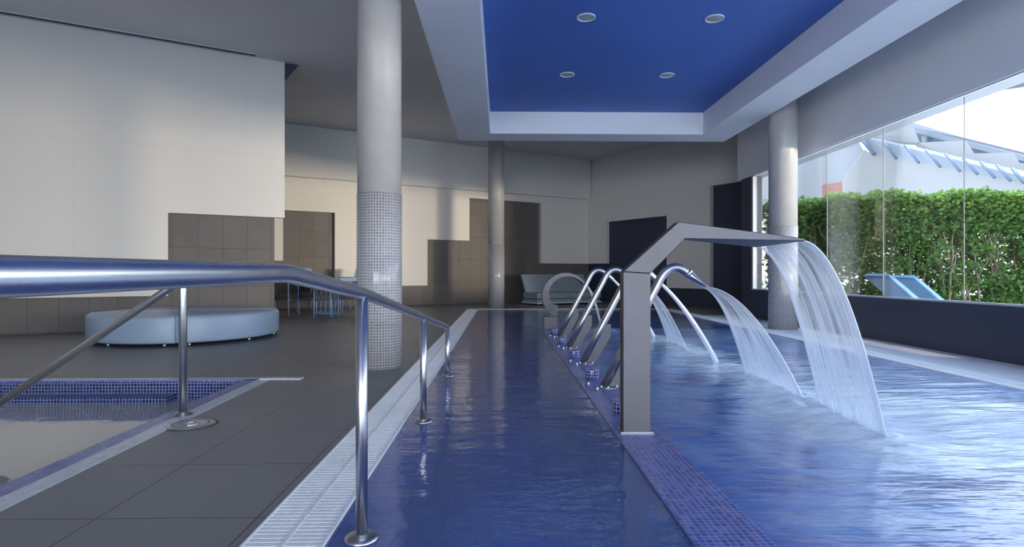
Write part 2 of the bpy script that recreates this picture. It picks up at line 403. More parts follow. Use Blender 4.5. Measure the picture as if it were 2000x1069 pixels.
# rest of the shell: side and rear
w = MB(); w.box(-13.9, -13.7, -8, 12, 0, ZC); struct(w.build('wall_side', M['paint']))
w = MB(); w.box(-13.9, -6, -8.2, -8, 0, ZC); w.box(-6, 5.4, -8.2, -8, 3.2, ZC); struct(w.build('wall_rear', M['paint']))

# ---------------------------------------------------------------- ceiling
w = MB(); w.prism_z([(-13.9, -8.2), (5.5, -8.2), (5.5, 12.3), (7.2, 12.3), (7.2, 20.5), (-13.9, 20.5)], ZC, ZC+.2)
struct(w.build('ceiling', M['paint2']))
xo0, xo1, xi0, xi1, yo, yi = -.84, 4.46, -.21, 3.83, 11.2, 10.62
w = MB(); w.box(xo0, xi0, -8, yo, ZB, ZC); w.box(xi1, xo1, -8, yo, ZB, ZC); w.box(xi0, xi1, yi, yo, ZB, ZC)
struct(w.build('trim_1', M['rim']))
w = MB(); w.box(xi0, xi1, -8, yi, ZT, ZT+.1); struct(w.build('ceiling', M['blue']))
pos = [('front left', 1.01, 6.69), ('front right', 2.55, 6.69), ('rear left', 1.01, 8.62), ('rear right', 2.55, 8.62)]
lab = {'front left': 'round recessed downlight in blue ceiling, nearer pair, nearer the big column', 'front right': 'round recessed downlight in blue ceiling, nearer pair, window side',
       'rear left': 'round recessed downlight in blue ceiling, farther pair, nearer the big column', 'rear right': 'round recessed downlight in blue ceiling, farther pair, window side'}
def downlight(x, y, z, r):
    e = empty('downlight', (x, y, z))
    MB().lathe([(r*.84, -.002), (r*.86, -.012), (r, -.010), (r*1.02, 0), (r*.84, 0)], 40).build('trim_ring', M['white_metal'], e)
    MB().lathe([(0.001, -.004), (r*.4, -.004), (r*.85, -.003), (r*.85, 0), (.001, 0)], 40).build('lens', M['lamp_glass'], e)
    return e
for k, x, y in pos: tag(downlight(x, y, ZT, .112), lab[k], 'downlight', 'downlights in the blue ceiling')
q = at(807, 263, 1); 
for px, py, lb in ((812, 262, 'small recessed downlight in grey ceiling just right of the big column'), (990, 287, 'small recessed downlight in grey ceiling above the slim far column')):
    r_ = ray(px, py); k_ = (ZC-H)/r_.z; tag(downlight(r_.x*k_, r_.y*k_, ZC, .11), lb, 'downlight')
# linear slot vent along left wall
e = empty('ceiling_vent', (A.o.x, A.o.y, ZC), A.a); tag(e, 'long narrow linear air vent in grey ceiling along left wall', 'air vent')
uv_ = A.u(500)
m_ = MB(); m_.box(-6, uv_, -.19, -.175, -.012, 0); m_.box(-6, uv_, -.055, -.04, -.012, 0); m_.box(uv_-.015, uv_, -.19, -.04, -.012, 0); m_.build('frame', M['white_metal'], e)
m_ = MB(); m_.box(-6, uv_-.015, -.175, -.055, -.003, 0)
m_.build('backing', M['channel'], e)
for j in range(3):
    MB().box(-6, uv_-.015, -.150+j*.032, -.142+j*.032, -.01, -.003).build('slat', M['bld_dark'], e)

# ---------------------------------------------------------------- floor and pools
XE0, XE1 = -.88, 4.42; YF = 14.67
def sx(y, base): return base - .024*(y-2.2)         # small pool kerb lines run slightly askew
w = MB()
w.prism_z([(sx(0, -1.935), 0), (XE0, 0), (XE0, YF), (sx(5, -1.935), YF), (sx(5, -1.935), 5.0)], -.3, 0)
w.prism_z([(-13.9, -8), (XE0, -8), (XE0, 0), (-13.9, 0)], -.3, 0)
w.prism_z([(-13.9, 0), (-7, 0), (-7, 5.0), (-13.9, 5.0)], -.3, 0)
w.prism_z([(-13.9, 5.0), (sx(5, -1.935), 5.0), (sx(5, -1.935), YF), (-13.9, YF)], -.3, 0)
w.prism_z([(-13.9, YF), (XE1, YF), (XE1, YF+6), (-13.9, YF+6)], -.3, 0)
w.prism_z([(XE1, 12.3), (7.2, 12.3), (7.2, YF+6), (XE1, YF+6)], -.3, 0)
struct(w.build('floor', M['deck'], fixn=True))
w = MB(); w.box(XE1, XW+.02, -8, 12.3, -.3, 0); struct(w.build('floor', M['deck2']))
# main basin
DL, DR, DY = .656, .925, 9.45
ws = MB()
ws.box(-.60, -.385, -8, YF-.05, -1.2, -.022)            # submerged ledge
ws.box(-.385, 4.12, -8, YF, -1.3, -.78)                 # bottom
ws.box(-.385, 4.12, YF-.42, YF-.05, -.78, -.10)         # far bench
ws.box(4.02, 4.12, -8, YF, -.78, -.02)
ws.box(-.62, 4.2, -8.2, -8, -1.2, 0)
struct(ws.build('pool_basin', M['mos_blue']))
ws = MB(); ws.box(DL, DR, -8, DY, -.78, .004); o = ws.build('pool_divider', M['mos_violet']); struct(o)
ws = MB(); ws.box(-.60, XE1, YF-.05, YF+.03, -.3, .004); struct(ws.build('trim_2', M['mos_white']))
tpos = [(988, 'square white marker tile on the far pool ledge, left of the swan-neck spout, outermost'), (1007, 'white marker tile on the far pool ledge, nearer the swan-neck spout'), (1096, 'white marker tile on far pool ledge inside the swan-neck loop'), (1166, 'white marker tile on the far pool ledge behind slanting spout pipes')]
for px, lb in tpos:
    X_ = (px-979)/F*14.4; tag(MB().box(X_-.11, X_+.11, 14.28, 14.52, -.10, -.085).build('marker_tile', M['mos_white'], bevel=.003), lb, 'pool tile', 'marker tiles at the far pool end')
# overflow grates
def grate(x0, x1, y0, y1, label, rows):
    e = empty('overflow_grate', ((x0+x1)/2, 0, 0)); tag(e, label, 'drain grate'); hw = (x1-x0)/2
    MB().box(-hw, hw, y0, y1, -.3, -.035).build('channel', M['channel'], e)
    b_ = MB(); y = y0
    while y < y1-.01:
        b_.box(-hw+.008, hw-.008, y, y+.021, -.022, .001); y += .030
    s_ = b_.build('slats', M['white_pl'], e, fixn=False); s_['kind'] = 'stuff'
    r_ = MB(); r_.box(-hw, -hw+.010, y0, y1, -.035, .003); r_.box(hw-.010, hw, y0, y1, -.035, .003)
    r_.build('edge_strip', M['white_pl'], e, fixn=False)
    r_ = MB()
    for t_ in rows: r_.box(t_*2*hw-hw-.004, t_*2*hw-hw+.004, y0, y1, -.03, -.0)
    r_.box(-.007, .007, y0, y1, -.03, .0025)
    r_.build('rib', M['white_pl'], e, fixn=False)
grate(XE0, -.60, -7, YF-.05, 'long white slatted overflow grate between dark deck tiles and blue pool, left side', (.2, .35, .65, .8))
grate(4.12, XE1, -7, YF-.05, 'long slatted overflow grate along the pool edge below the window wall', (.25, .75))
# waters
def grid_water(name, x0, x1, y0, y1, st, z, hf, mat, foam_sheen=None):
    nx = int((x1-x0)/st)+1; ny = int((y1-y0)/st)+1; v = []; fo = []
    for j in range(ny):
        for i in range(nx):
            x = x0+(x1-x0)*i/(nx-1); y = y0+(y1-y0)*j/(ny-1); v.append((x, y, z+hf(x, y)))
            if foam_sheen: fo.append(foam_sheen(x, y))
    f = [(j*nx+i, j*nx+i+1, (j+1)*nx+i+1, (j+1)*nx+i) for j in range(ny-1) for i in range(nx-1)]
    me = bpy.data.meshes.new(name); me.from_pydata(v, [], f); me.materials.append(mat)
    me.polygons.foreach_set('use_smooth', [True]*len(f))
    if foam_sheen:
        a = me.attributes.new('foam_sheen', 'FLOAT', 'POINT'); a.data.foreach_set('value', fo)
    o = bpy.data.objects.new(name, me); COL.objects.link(o); return o
LAND = [(2.17, 3.1, 3.88, 1.0), (2.22, 4.03, 5.16, .9), (2.23, 5.75, 5.85, .6), (2.24, 6.61, 7.6, .9), (2.23, 8.1, 8.2, .6), (1.68, 9.2, 9.9, .6)]
def seg(x, y, L):
    yy = min(max(y, L[1]), L[2]); return math.hypot(x-L[0], y-yy)
def foam_sheen_f(x, y):
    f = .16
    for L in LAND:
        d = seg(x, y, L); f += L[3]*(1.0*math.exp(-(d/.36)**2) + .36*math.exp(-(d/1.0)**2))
    if x > 2.2: f += .38*min(1, (x-2.2)/1.2)  # paler towards the window: sky reflection put into the water colour
    if y < 4.5: f += .95*min(1, max(0, (x-1.9)/1.1))*min(1, (4.5-y)/1.2)  # extra whitening in the near corner paints in reflected sky, not bubbles
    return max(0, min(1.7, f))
def hlive(x, y):
    a = .006*noise.noise(Vector((x*1.8, y*1.8, 3)))+.004*noise.noise(Vector((x*4, y*6, 1)))
    e = min(1, (x-DR)/.25)
    for L in LAND:
        d = seg(x, y, L); a += L[3]*(.022*math.exp(-(d/.22)**2)*(1+noise.noise(Vector((x*11, y*11, 5)))) - .012*math.exp(-((d-.5)/.25)**2))
    return a*e
tag(grid_water('pool_water', -.60, DL, -7.9, YF-.05, .15, -.006, lambda x, y: 0, M['water_calm']), 'calm dark blue water in the lane between handrail posts and tiled divider', 'water', kind='stuff')
tag(grid_water('pool_water', DL, 4.12, DY, YF-.05, .15, -.006, lambda x, y: 0, M['water_calm']), 'calm blue pool water at the far end beyond the divider', 'water', kind='stuff')
tag(grid_water('pool_water', DR, 4.12, -1.0, DY, .045, -.008, hlive, M['water_live'], foam_sheen_f), 'churned foamy blue water under the spouts beside the window', 'water', kind='stuff')

# small pool
zi = -.17
w = MB()
def strip(mb, xa, xb, z0, z1): mb.prism_z([(sx(0, xa), 0), (sx(0, xb), 0), (sx(4.99, xb), 4.99), (sx(4.99, xa), 4.99)], z0, z1)
w2 = MB(); strip(w2, -2.045, -1.935, -.3, .003); w2.prism_z([(-7, 4.93), (sx(5, -1.935), 4.93), (sx(5, -1.935), 5.0), (-7, 5.0)], -.3, .0035); struct(w2.build('trim_3', M['mos_white']))
w2 = MB(); strip(w2, -2.155, -2.045, -.9, .003); w2.prism_z([(-7, 4.90), (sx(4.9, -2.045), 4.90), (sx(4.9, -2.045), 4.93), (-7, 4.93)], -.015, .003); struct(w2.build('trim_4', M['mos_violet']))
w = MB(); w.box(-7, -2.1, 4.905, 4.99, -.95, -.004); w.box(-7, -2.80, 4.76, 4.91, -.95, -.115); w.box(-7, -1.95, 0, 5, -1.1, -.95); w.box(-7.1, -7, 0, 5, -.95, 0); w.box(-7, -1.95, -.1, 0, -.95, 0)
struct(w.build('pool_basin', M['mos_dark']))
w = MB(); w.box(-.05, .30, 0, .075, -.008, .012)
q = at(512, 745, 4.85)
tag(w.build('kerb_cap', M['mos_white'], None, (sx(4.9, -1.99)+.02, 4.90, 0.0), 0), 'pale mosaic kerb end tab poking onto the deck at small pool corner', 'pool kerb')
tag(grid_water('pool_water', -7, -2.16, 0, 4.90, .15, zi, lambda x, y: 0, M['water_small']), 'still greyish water in the small sunken pool at left', 'water', kind='stuff')
# skimmer lid
e = empty('drain_cover', (-1.885, 3.46, 0)); tag(e, 'round steel floor drain cover beside the left handrail post', 'drain cover')
pl_ = MB().lathe([(.001, .007), (.10, .007), (.118, .009), (.134, .004), (.136, 0), (.001, 0)], 48).build('plate', M['steel'], e)
MB().lathe([(.030, .007), (.030, .0105), (.045, .0105), (.045, .007)], 32).build('centre_ring', M['steel'], pl_)
MB().lathe([(.136, 0), (.136, .003), (.150, .002), (.151, 0)], 48).build('seal', M['channel'], e)
m_ = MB()
for i in range(40):
    a = 2*PI*i/40
    for rr in (.095, .106): m_.cyl((rr*math.cos(a), rr*math.sin(a)), .0028, .005, .0095, 6)
m_.build('perforations', M['channel'], e)

# ---------------------------------------------------------------- columns
def column(x, y, r, label, z1=ZC):
    e = empty('column', (x, y, 0)); tag(e, label, 'column')
    MB().cyl((0, 0), r, 1.70, z1, 72).build('shaft', M['concrete'], e)
    MB().cyl((0, 0), r+.006, .0, 1.70, 72).build('mosaic_base', M['mos_grey'], e)['label'] = 'grey mosaic lower part'
    return e
column(-1.205, 5.60, .213, 'large round concrete column with grey mosaic base, nearest the camera')
column(-.135, 15.1, .215, 'slim looking round concrete column with mosaic base behind the far pool edge')
column(4.72, 9.35, .222, 'round concrete column with mosaic base standing before the window')

# ---------------------------------------------------------------- main handrail
r0 = .0215; XR = -.488
e = empty('handrail', (XR, 1.98, 0)); tag(e, 'long steel handrail on three posts descending along the pool edge', 'handrail')
def bend(a, b, c_, rad, n=6):
    a, b, c_ = Vector(a), Vector(b), Vector(c_); p0 = b+(a-b).normalized()*rad; p1 = b+(c_-b).normalized()*rad
    return [p0.lerp(b, t/n).lerp(b.lerp(p1, t/n), t/n) for t in range(n+1)]
P = [(0, -3.6, .905), (0, 1.285-1.98, .921), (0, 0, .852), (0, 5.12-1.98, .436)]
path = [P[0]] + bend(P[0], P[1], P[2], .04) + bend(P[1], P[2], P[3], .04) + [P[3]]
MB().tube(path, r0, 28).build('rail', M['steel'], e)
for (y, z) in ((-3.2, .89), (0, .84), (3.54-1.98, .64), (5.12-1.98-.01, .43)):
    MB().cyl((0, y), .0205, -.02, z, 28).build('post', M['steel'], e)
    MB().lathe([(.001, .012), (.022, .012), (.045, .006), (.058, 0), (.060, -.018), (.001, -.018)], 36, (0, y, 0)).build('flange', M['steel2'], e)
# small pool handrail
e = empty('handrail', (-2.068, 3.70, 0)); tag(e, 'slanting steel handrail with one post at the small pool kerb, left', 'handrail')
top = .885; sl = .6875; a_ = (0, 0, .3); b_ = (0, 0, top); c_ = (-1.95, 0, top-1.95*sl)
MB().tube([(0, 0, 0)] + bend(a_, b_, c_, .06, 8) + [c_], .0245, 24).build('rail', M['steel'], e)
MB().lathe([(.001, .020), (.026, .020), (.05, .012), (.062, 0), (.064, -.001), (.001, -.001)], 36, (0, 0, .003)).build('flange', M['steel2'], e)

# ---------------------------------------------------------------- fountains
g_ = 'tube spouts on the pool divider'
e = empty('waterfall_fountain', (.779, 3.26, 0)); tag(e, 'large angular steel blade fountain arching over the pool, nearest the camera', 'pool fountain')
ox, oy = .779, 3.26
def rg(pts): return [(x-ox, y-oy, z) for x, y, z in pts]
yn, yf = 3.22, 3.31
d_ = MB(); d_.loft([rg([(.70, yn, 0), (.858, yn, 0), (.858, yf, 0), (.70, yf, 0)]), rg([(.70, yn, .93), (.858, yn, .921), (.858, yf, .921), (.70, yf, .93)])])
d_.build('post', M['plate'], e, bevel=.004)
d_ = MB(); d_.loft([rg([(.70, yn, .93), (.858, yn, .921), (.858, yf, .921), (.70, yf, .93)]),
                    rg([(1.02, yn, 1.218), (1.057, yn, 1.12), (1.057, yf, 1.12), (1.02, yf, 1.218)]),
                    rg([(1.662, 3.05, 1.112), (1.662, 3.05, 1.098), (1.735, 3.80, 1.098), (1.735, 3.80, 1.112)])])
d_.build('arm', M['plate'], e, bevel=.004)
d_ = MB(); d_.box(.685-ox, .873-ox, yn-.012-oy, yf+.012-oy, .004, .012); d_.build('base_plate', M['steel2'], e)

def sheet(name, s0, s1, l0, l1, mat, nu=40, nv=40, bulge=.0, label='', cat='falling water', group=None, kq=.93):
    v = []; f = []; uvs = []
    s0, s1, l0, l1 = map(Vector, (s0, s1, l0, l1))
    for j in range(nv+1):
        t = j/nv
        for i in range(nu+1):
            s = i/nu; a = s0.lerp(s1, s); b_ = l0.lerp(l1, s); p_ = a.lerp(b_, t); 
            z = a.z - (a.z-b_.z)*(t*t*kq+t*(1-kq))
            wv = .010*t*noise.noise(Vector((s*9+j*.01, t*1.5, hash(name) % 7 if False else 2)))
            p_ = Vector((p_.x+wv+bulge*math.sin(PI*s)*t, p_.y, z)); v.append(p_)
    for j in range(nv):
        for i in range(nu):
            f.append((j*(nu+1)+i, j*(nu+1)+i+1, (j+1)*(nu+1)+i+1, (j+1)*(nu+1)+i))
            uvs.append([(i/nu, j/nv), ((i+1)/nu, j/nv), ((i+1)/nu, (j+1)/nv), (i/nu, (j+1)/nv)])
    m_ = MB(); m_.mesh(v, f, True, uvs); o = m_.build(name, mat, fixn=False)
    sd = o.modifiers.new('thickness', 'SOLIDIFY'); sd.thickness = .006; sd.offset = 0
    tag(o, label, cat, group); return o
sheet('water_sheet', (1.662, 3.06, 1.10), (1.735, 3.79, 1.10), (2.15, 3.10, .0), (2.22, 3.90, .0), M['fall'], label='wide curved sheet of water falling from the large blade fountain')

pipe = [(0, 0), (.435, .825)]
def pipe_path():
    a, b_, c_ = Vector((.435, 0, .825)), Vector((.535, 0, 1.06)), Vector((.70, 0, .905))
    pts = [Vector((0, 0, 0)), Vector((.2, 0, .38)), a]
    for k in range(1, 12):
        t = k/12; pts.append(a.lerp(b_, t).lerp(b_.lerp(c_, t), t))
    pts.append(c_); return pts
def fountain(y, fan, label):
    e = empty('spout_fountain', (.83, y, .004)); tag(e, label, 'pool fountain', g_)
    pp = pipe_path(); MB().tube(pp, .035, 24).build('pipe', M['steel2'], e)
    d = (pp[-1]-pp[-2]).normalized(); up = Vector((-d.z, 0, d.x)); c0 = pp[-1]-d*.02; rings = []
    L = .17 if fan else .15
    for k in range(9):
        t = k/8; c_ = c0+d*(L*t+.0); wy = (.0375+(.105-.0375)*t**1.3) if fan else (.0375-.013*t); wz = (.0375-(.0375-.008)*t) if fan else (.0375-.013*t)
        rings.append([c_+Vector((0, 1, 0))*wy*math.cos(2*PI*i/24)+up*wz*math.sin(2*PI*i/24) for i in range(24)])
    n_ = MB(); n_.loft(rings, True); nz_ = n_.build('nozzle', M['steel'], e)
    MB().tube([c0-d*.012, c0+d*.012], .0395, 24).build('collar', M['steel'], nz_)
    # stiffening fin below the pipe
    MB().prism_y([(.03, .0), (.13, .0), (.29, .27), (.29, .40), (.225, .40)], -.012, .012).build('fin', M['plate'], e, bevel=.002)
    bp_ = MB().lathe([(.001, .006), (.085, .006), (.092, 0), (.001, 0)], 36, (.03, 0, 0)).build('base_plate', M['steel2'], e)
    for a in (-2.5, -1.7, -.2, 1.6): MB().lathe([(.001, .022), (.007, .019), (.010, .011), (.010, .004)], 12, (.03+.073*math.cos(a), .073*math.sin(a), 0)).build('bolt', M['steel'], bp_)
    return c0+d*L
FY = [4.54, 5.75, 6.95, 8.15]
labs = ['steel pipe spout just behind the blade fountain, nearest of the four slanting pipes', 'second nearest slanting steel pipe spout, pouring a thin jet',
        'third slanting steel pipe spout, between thin jet spout and farthest pipe', 'farthest slanting steel pipe spout, beside the swan-neck spout']
for i, y in enumerate(FY):
    fan = i in (0, 2); tip = fountain(y, fan, labs[i]); tip = tip+Vector((.83, y, .004))
    if fan:
        dn, df = (.51, .62) if i == 0 else (.36, .60)
        sheet('water_sheet', (tip.x, y-.095, tip.z), (tip.x, y+.095, tip.z), (2.20, y-dn, -.02), (2.25, y+df, -.02), M['fan'], 30, 30, .06,
              'fan-shaped sheet of water from the nearest pipe spout' if i == 0 else 'fan-shaped sheet of water from the third pipe spout, seen beside the blade fountain post')
    else:
        pth = []; rr = []
        for k in range(16):
            t = k/15; pth.append((tip.x+(2.23-tip.x)*t, y+.05*t, tip.z-(tip.z+.0)*(t*t*.38+t*.62))); rr.append(.017+.012*t)
        j = MB(); j.tube(pth, rr, 14, cap=False)
        o = j.build('water_jet', M['jet'], fixn=False)
        tag(o, 'thin solid jet of water curving from the second pipe spout' if i == 1 else 'short thin jet of water from the farthest pipe spout', 'falling water')
# swan neck spout
e = empty('swan_neck_spout', (.81, 9.30, .004)); tag(e, 'swan-neck steel spout with box base at the far end of divider', 'pool fountain')
MB().box(-.11, .11, -.09, .09, 0, .205).build('base_box', M['plate'], e, bevel=.003)
rings = []; N_ = 30
out = []; inn = []
for k in range(N_+1):
    t = k/N_; a = math.radians(238 - 205*t)         # from lower-left round over the top to right
    Ro = .385; cxx, czz = .245, .545
    th = .145*(1-t)+.035*t
    if t < .12: th = .145+(.12-t)*.55
    out.append((cxx+Ro*math.cos(a)*1.0, czz+Ro*math.sin(a))); inn.append((cxx+(Ro-th)*math.cos(a), czz+(Ro-th)*math.sin(a)))
out[0] = (-.11, .205); inn[0] = (.11, .205)
for (a, b_) , k in zip(zip(out, inn), range(N_+1)):
    t = k/N_; hw = .055+.10*t
    rings.append([(a[0], -hw, a[1]), (b_[0], -hw, b_[1]), (b_[0], hw, b_[1]), (a[0], hw, a[1])])
n_ = MB(); n_.loft(rings); n_.build('neck', M['plate'], e, bevel=.003)
tp = Vector((.81+(out[-1][0]+inn[-1][0])/2, 9.3, (out[-1][1]+inn[-1][1])/2))
sheet('water_sheet', (tp.x, 9.16, tp.z), (tp.x, 9.44, tp.z), (1.66, 9.2, -.02), (1.70, 9.60, -.02), M['fall'], 20, 24, label='narrow sheet of water from the far swan-neck spout')
# mosaic push buttons
bl = ['round blue mosaic push button partly hidden by the blade fountain post', 'round blue mosaic push button before the nearest slanting pipe spout', 'round blue mosaic push button before the second slanting pipe spout',
      'round blue mosaic push button before the third slanting pipe spout', 'round blue mosaic push button next to farthest slanting pipe spout']
for y, lb in zip((3.68, 4.88, 6.09, 7.32, 8.48), bl):
    e = empty('push_button', (.79, y, .004)); tag(e, lb, 'push button', 'mosaic push buttons on the divider')
    MB().cyl((0, 0), .060, 0, .088, 40).build('body', M['mos_button'], e, bevel=.003)
    MB().lathe([(.001, .094), (.018, .093), (.022, .088)], 20).build('knob', M['steel'], e)
for i, y in enumerate(FY):
    for dx, dy in ((-.10, .10), (-.06, -.10)):
        tag(MB().lathe([(.001, .024), (.007, .021), (.011, .012), (.011, 0)], 12).build('stud', M['steel'], None, (.82+dx, y+dy+.0, .004)),
            'tiny domed steel stud on the mosaic divider at a pipe spout foot', 'stud', 'domed studs by the pipe spouts')
tag(MB().cyl((0, 0), .05, -.0, .12, 24).build('bollard', M['mos_violet'], None, (1.93, YF-.0, .004)), 'short mosaic post on the far pool edge seen behind the spouts', 'post')

# ---------------------------------------------------------------- ottoman
e = empty('round_ottoman', (-4.50, 8.20, 0), math.radians(22)); tag(e, 'huge round pale blue padded ottoman near the left wall', 'ottoman')
R_ = 1.19
for q_ in range(4):
    a0 = PI/2*q_+.004; n = 24; m_ = MB()
    prof = [(R_-.02, .045), (R_-.004, .06), (R_, .09), (R_, .345), (R_-.008, .370), (R_-.03, .383), (R_-.3, .388), (.02, .390)]
    v = []; f = []
    for (r_, z_) in prof:
        for i in range(n+1):
            a = a0+(PI/2-.008)*i/n; v.append((r_*math.cos(a), r_*math.sin(a), z_))
    for k in range(len(prof)-1):
        for i in range(n): f.append((k*(n+1)+i, k*(n+1)+i+1, (k+1)*(n+1)+i+1, (k+1)*(n+1)+i))
    m_.mesh(v, f, True)
    for i in (0, n):
        m_.face([v[k*(n+1)+i] for k in range(len(prof))] + [(0, 0, .045)])
    m_.face([v[i] for i in range(n+1)]+[(0, 0, .045)])
    sec = m_.build('padded_section', M['leather'], e)
    MB().tube([(1.003*R_*math.cos(a0), 1.003*R_*math.sin(a0), .06), (1.003*R_*math.cos(a0), 1.003*R_*math.sin(a0), .35), ((R_-.03)*math.cos(a0), (R_-.03)*math.sin(a0), .386), (.05*math.cos(a0), .05*math.sin(a0), .392)], .005, 8).build('piping', M['cush'], sec)
    for aa in (.12, .8, 1.45):
        MB().cyl(((R_-.06)*math.cos(a0+aa), (R_-.06)*math.sin(a0+aa)), .022, 0, .046, 14).build('foot', M['steel'], e)

# ---------------------------------------------------------------- daybed sofa
e = empty('daybed', (1.03, 16.12, 0), B.a); tag(e, 'grey green double daybed with tilted backrests by the far dark wall', 'daybed')
L_ = 2.32
MB().box(.05, L_-.05, .05, .9, .07, .17).build('frame', M['sofa'], e, bevel=.01)
MB().box(0, L_, 0, .92, .045, .075).build('rail', M['white_metal'], e)
for i in range(2):
    MB().box(i*L_/2+.01, (i+1)*L_/2-.01, 0, .85, .18, .36).build('seat_cushion', M['sofa'], e, bevel=.035)
    m_ = MB(); m_.prism_y([(0, 0), (L_/2-.02, 0), (L_/2-.02, 1), (0, 1)], 0, .12)
    v = [Vector(p_) for p_ in m_.v]; m_.v = [(p_.x+i*L_/2+.01, .62+p_.y+p_.z*.30, .34+p_.z*.56) for p_ in v]
    m_.build('backrest', M['sofa'], e, bevel=.03)
for x_, y_ in ((.08, .08), (L_-.08, .08), (.08, .84), (L_-.08, .84)): MB().cyl((x_, y_), .02, 0, .05, 12).build('foot', M['steel'], e)

# ---------------------------------------------------------------- chairs and table
def leg(x0, y0, x1, y1, z1, r=.011): return MB().tube([(x0, y0, 0), (x1, y1, z1)], r, 10)
def strap_chair(name, label, wd, loc, rz, topz=.80, group=None):
    e = empty(name, loc, rz); tag(e, label, 'chair', group); hw = wd/2
    for sx_ in (-1, 1):
        leg(sx_*hw, -.26, sx_*(hw-.02), -.24, topz).build('leg', M['frame_blue'], e)
        leg(sx_*(hw), .28, sx_*(hw-.03), .26, .64).build('leg', M['frame_blue'], e)
    MB().box(-hw+.02, hw-.02, -.22, .26, .36, .46).build('seat', M['cush'], e, bevel=.02)
    m_ = MB(); m_.tube([(-hw+.03, .26, .64), (-hw+.02, -.24, topz), (hw-.02, -.24, topz), (hw-.03, .26, .64)], .014, 10); m_.build('top_rail', M['frame_blue'], e)
    if topz > .8: MB().box(-hw+.03, hw-.03, -.268, -.244, topz-.085, topz-.005).build('top_band', M['cush'], e)
    m_ = MB(); m_.tube([(-hw+.02, .26, .34), (-hw+.01, -.25, .34), (hw-.01, -.25, .34), (hw-.02, .26, .34)], .010, 10); m_.build('seat_rail', M['frame_blue'], e)
    n = int(wd/.045)
    for i in range(n):
        x = -hw+.03+(wd-.06)*i/(n-1); MB().box(x-.014, x+.014, -.262, -.250, .33, topz).build('strap', M['strap'], e)
    for sx_ in (-1, 1):
        for j in range(7):
            y = -.2+j*.068; MB().box(sx_*(hw-.012)-.005, sx_*(hw-.012)+.005, y-.014, y+.014, .34, topz-.04-(topz-.64)*(j+1)/8).build('strap', M['strap'], e)
    return e
strap_chair('strap_chair', 'dark strap-backed chair with blue frame, leftmost of the group by the wall', .56, (-4.86, 12.55, 0), math.radians(-4), .74)
strap_chair('strap_chair', 'wide dark strap-backed chair with blue frame, beside the big column', .74, (-3.30, 12.95, 0), math.radians(6), .83)
strap_chair('strap_chair', 'dark strap chair turned sideways, behind the leftmost one', .50, (-4.55, 13.75, 0), math.radians(62), .70)
strap_chair('strap_chair', 'small dark-backed chair with light legs in front of the wire table', .34, (-3.80, 12.1, 0), math.radians(14), .70)
def shell_chair(label, loc, rz):
    e = empty('high_back_chair', loc, rz); tag(e, label, 'chair')
    m_ = MB(); prof = [(-.20, .40), (.18, .43), (.22, .55), (.27, .80), (.33, 1.04)]
    rings = [[(-.22, y-.0, z), (.22, y, z), (.22, y+.02, z+.02), (-.22, y+.02, z+.02)] for y, z in prof]
    m_.loft(rings); m_.build('shell', M['cush'], e, bevel=.006)
    for a in (-1, 1):
        for b_ in (-1, 1): leg(a*.2, b_*.2, a*.17, b_*.15, .41).build('leg', M['frame_blue'], e)
shell_chair('pale high-backed chair seen edge-on behind the handrail, right one', (-3.98, 14.45, 0), math.radians(-92))
shell_chair('pale high-backed chair seen edge-on behind the handrail, left one', (-4.62, 14.55, 0), math.radians(88))
e = empty('wire_table', (-4.02, 13.1, 0)); tag(e, 'round light blue table on a wire cage base among the chairs', 'table')
MB().lathe([(.001, .735), (.40, .735), (.41, .745), (.40, .755), (.001, .755)], 40).build('tabletop', M['cush'], e)
for i in range(18):
    a = 2*PI*i/18; MB().tube([(.31*math.cos(a), .31*math.sin(a), .012), (.25*math.cos(a), .25*math.sin(a), .735)], .007, 8).build('rod', M['frame_blue'], e)
MB().tube([(.31*math.cos(2*PI*i/32), .31*math.sin(2*PI*i/32), .01) for i in range(33)], .009, 8).build('base_ring', M['frame_blue'], e)

# ---------------------------------------------------------------- exterior
w = MB(); w.box(XW+.22, 60, -30, 12.0, -.4, -.08); struct(w.build('terrace_ground', M['ground']))
w = MB(); w.prism_z([(7.0, 12.0), (60, 12.0), (60, 70), (7.0, 70)], -.4, -.08); w.box(-40, 7.0, 21.2, 70, -.4, -.08); struct(w.build('lawn_ground', M['ground']))
w = MB(); w.box(-14, 5, -30, -8.3, -.4, -.05); struct(w.build('terrace_ground', M['ground']))
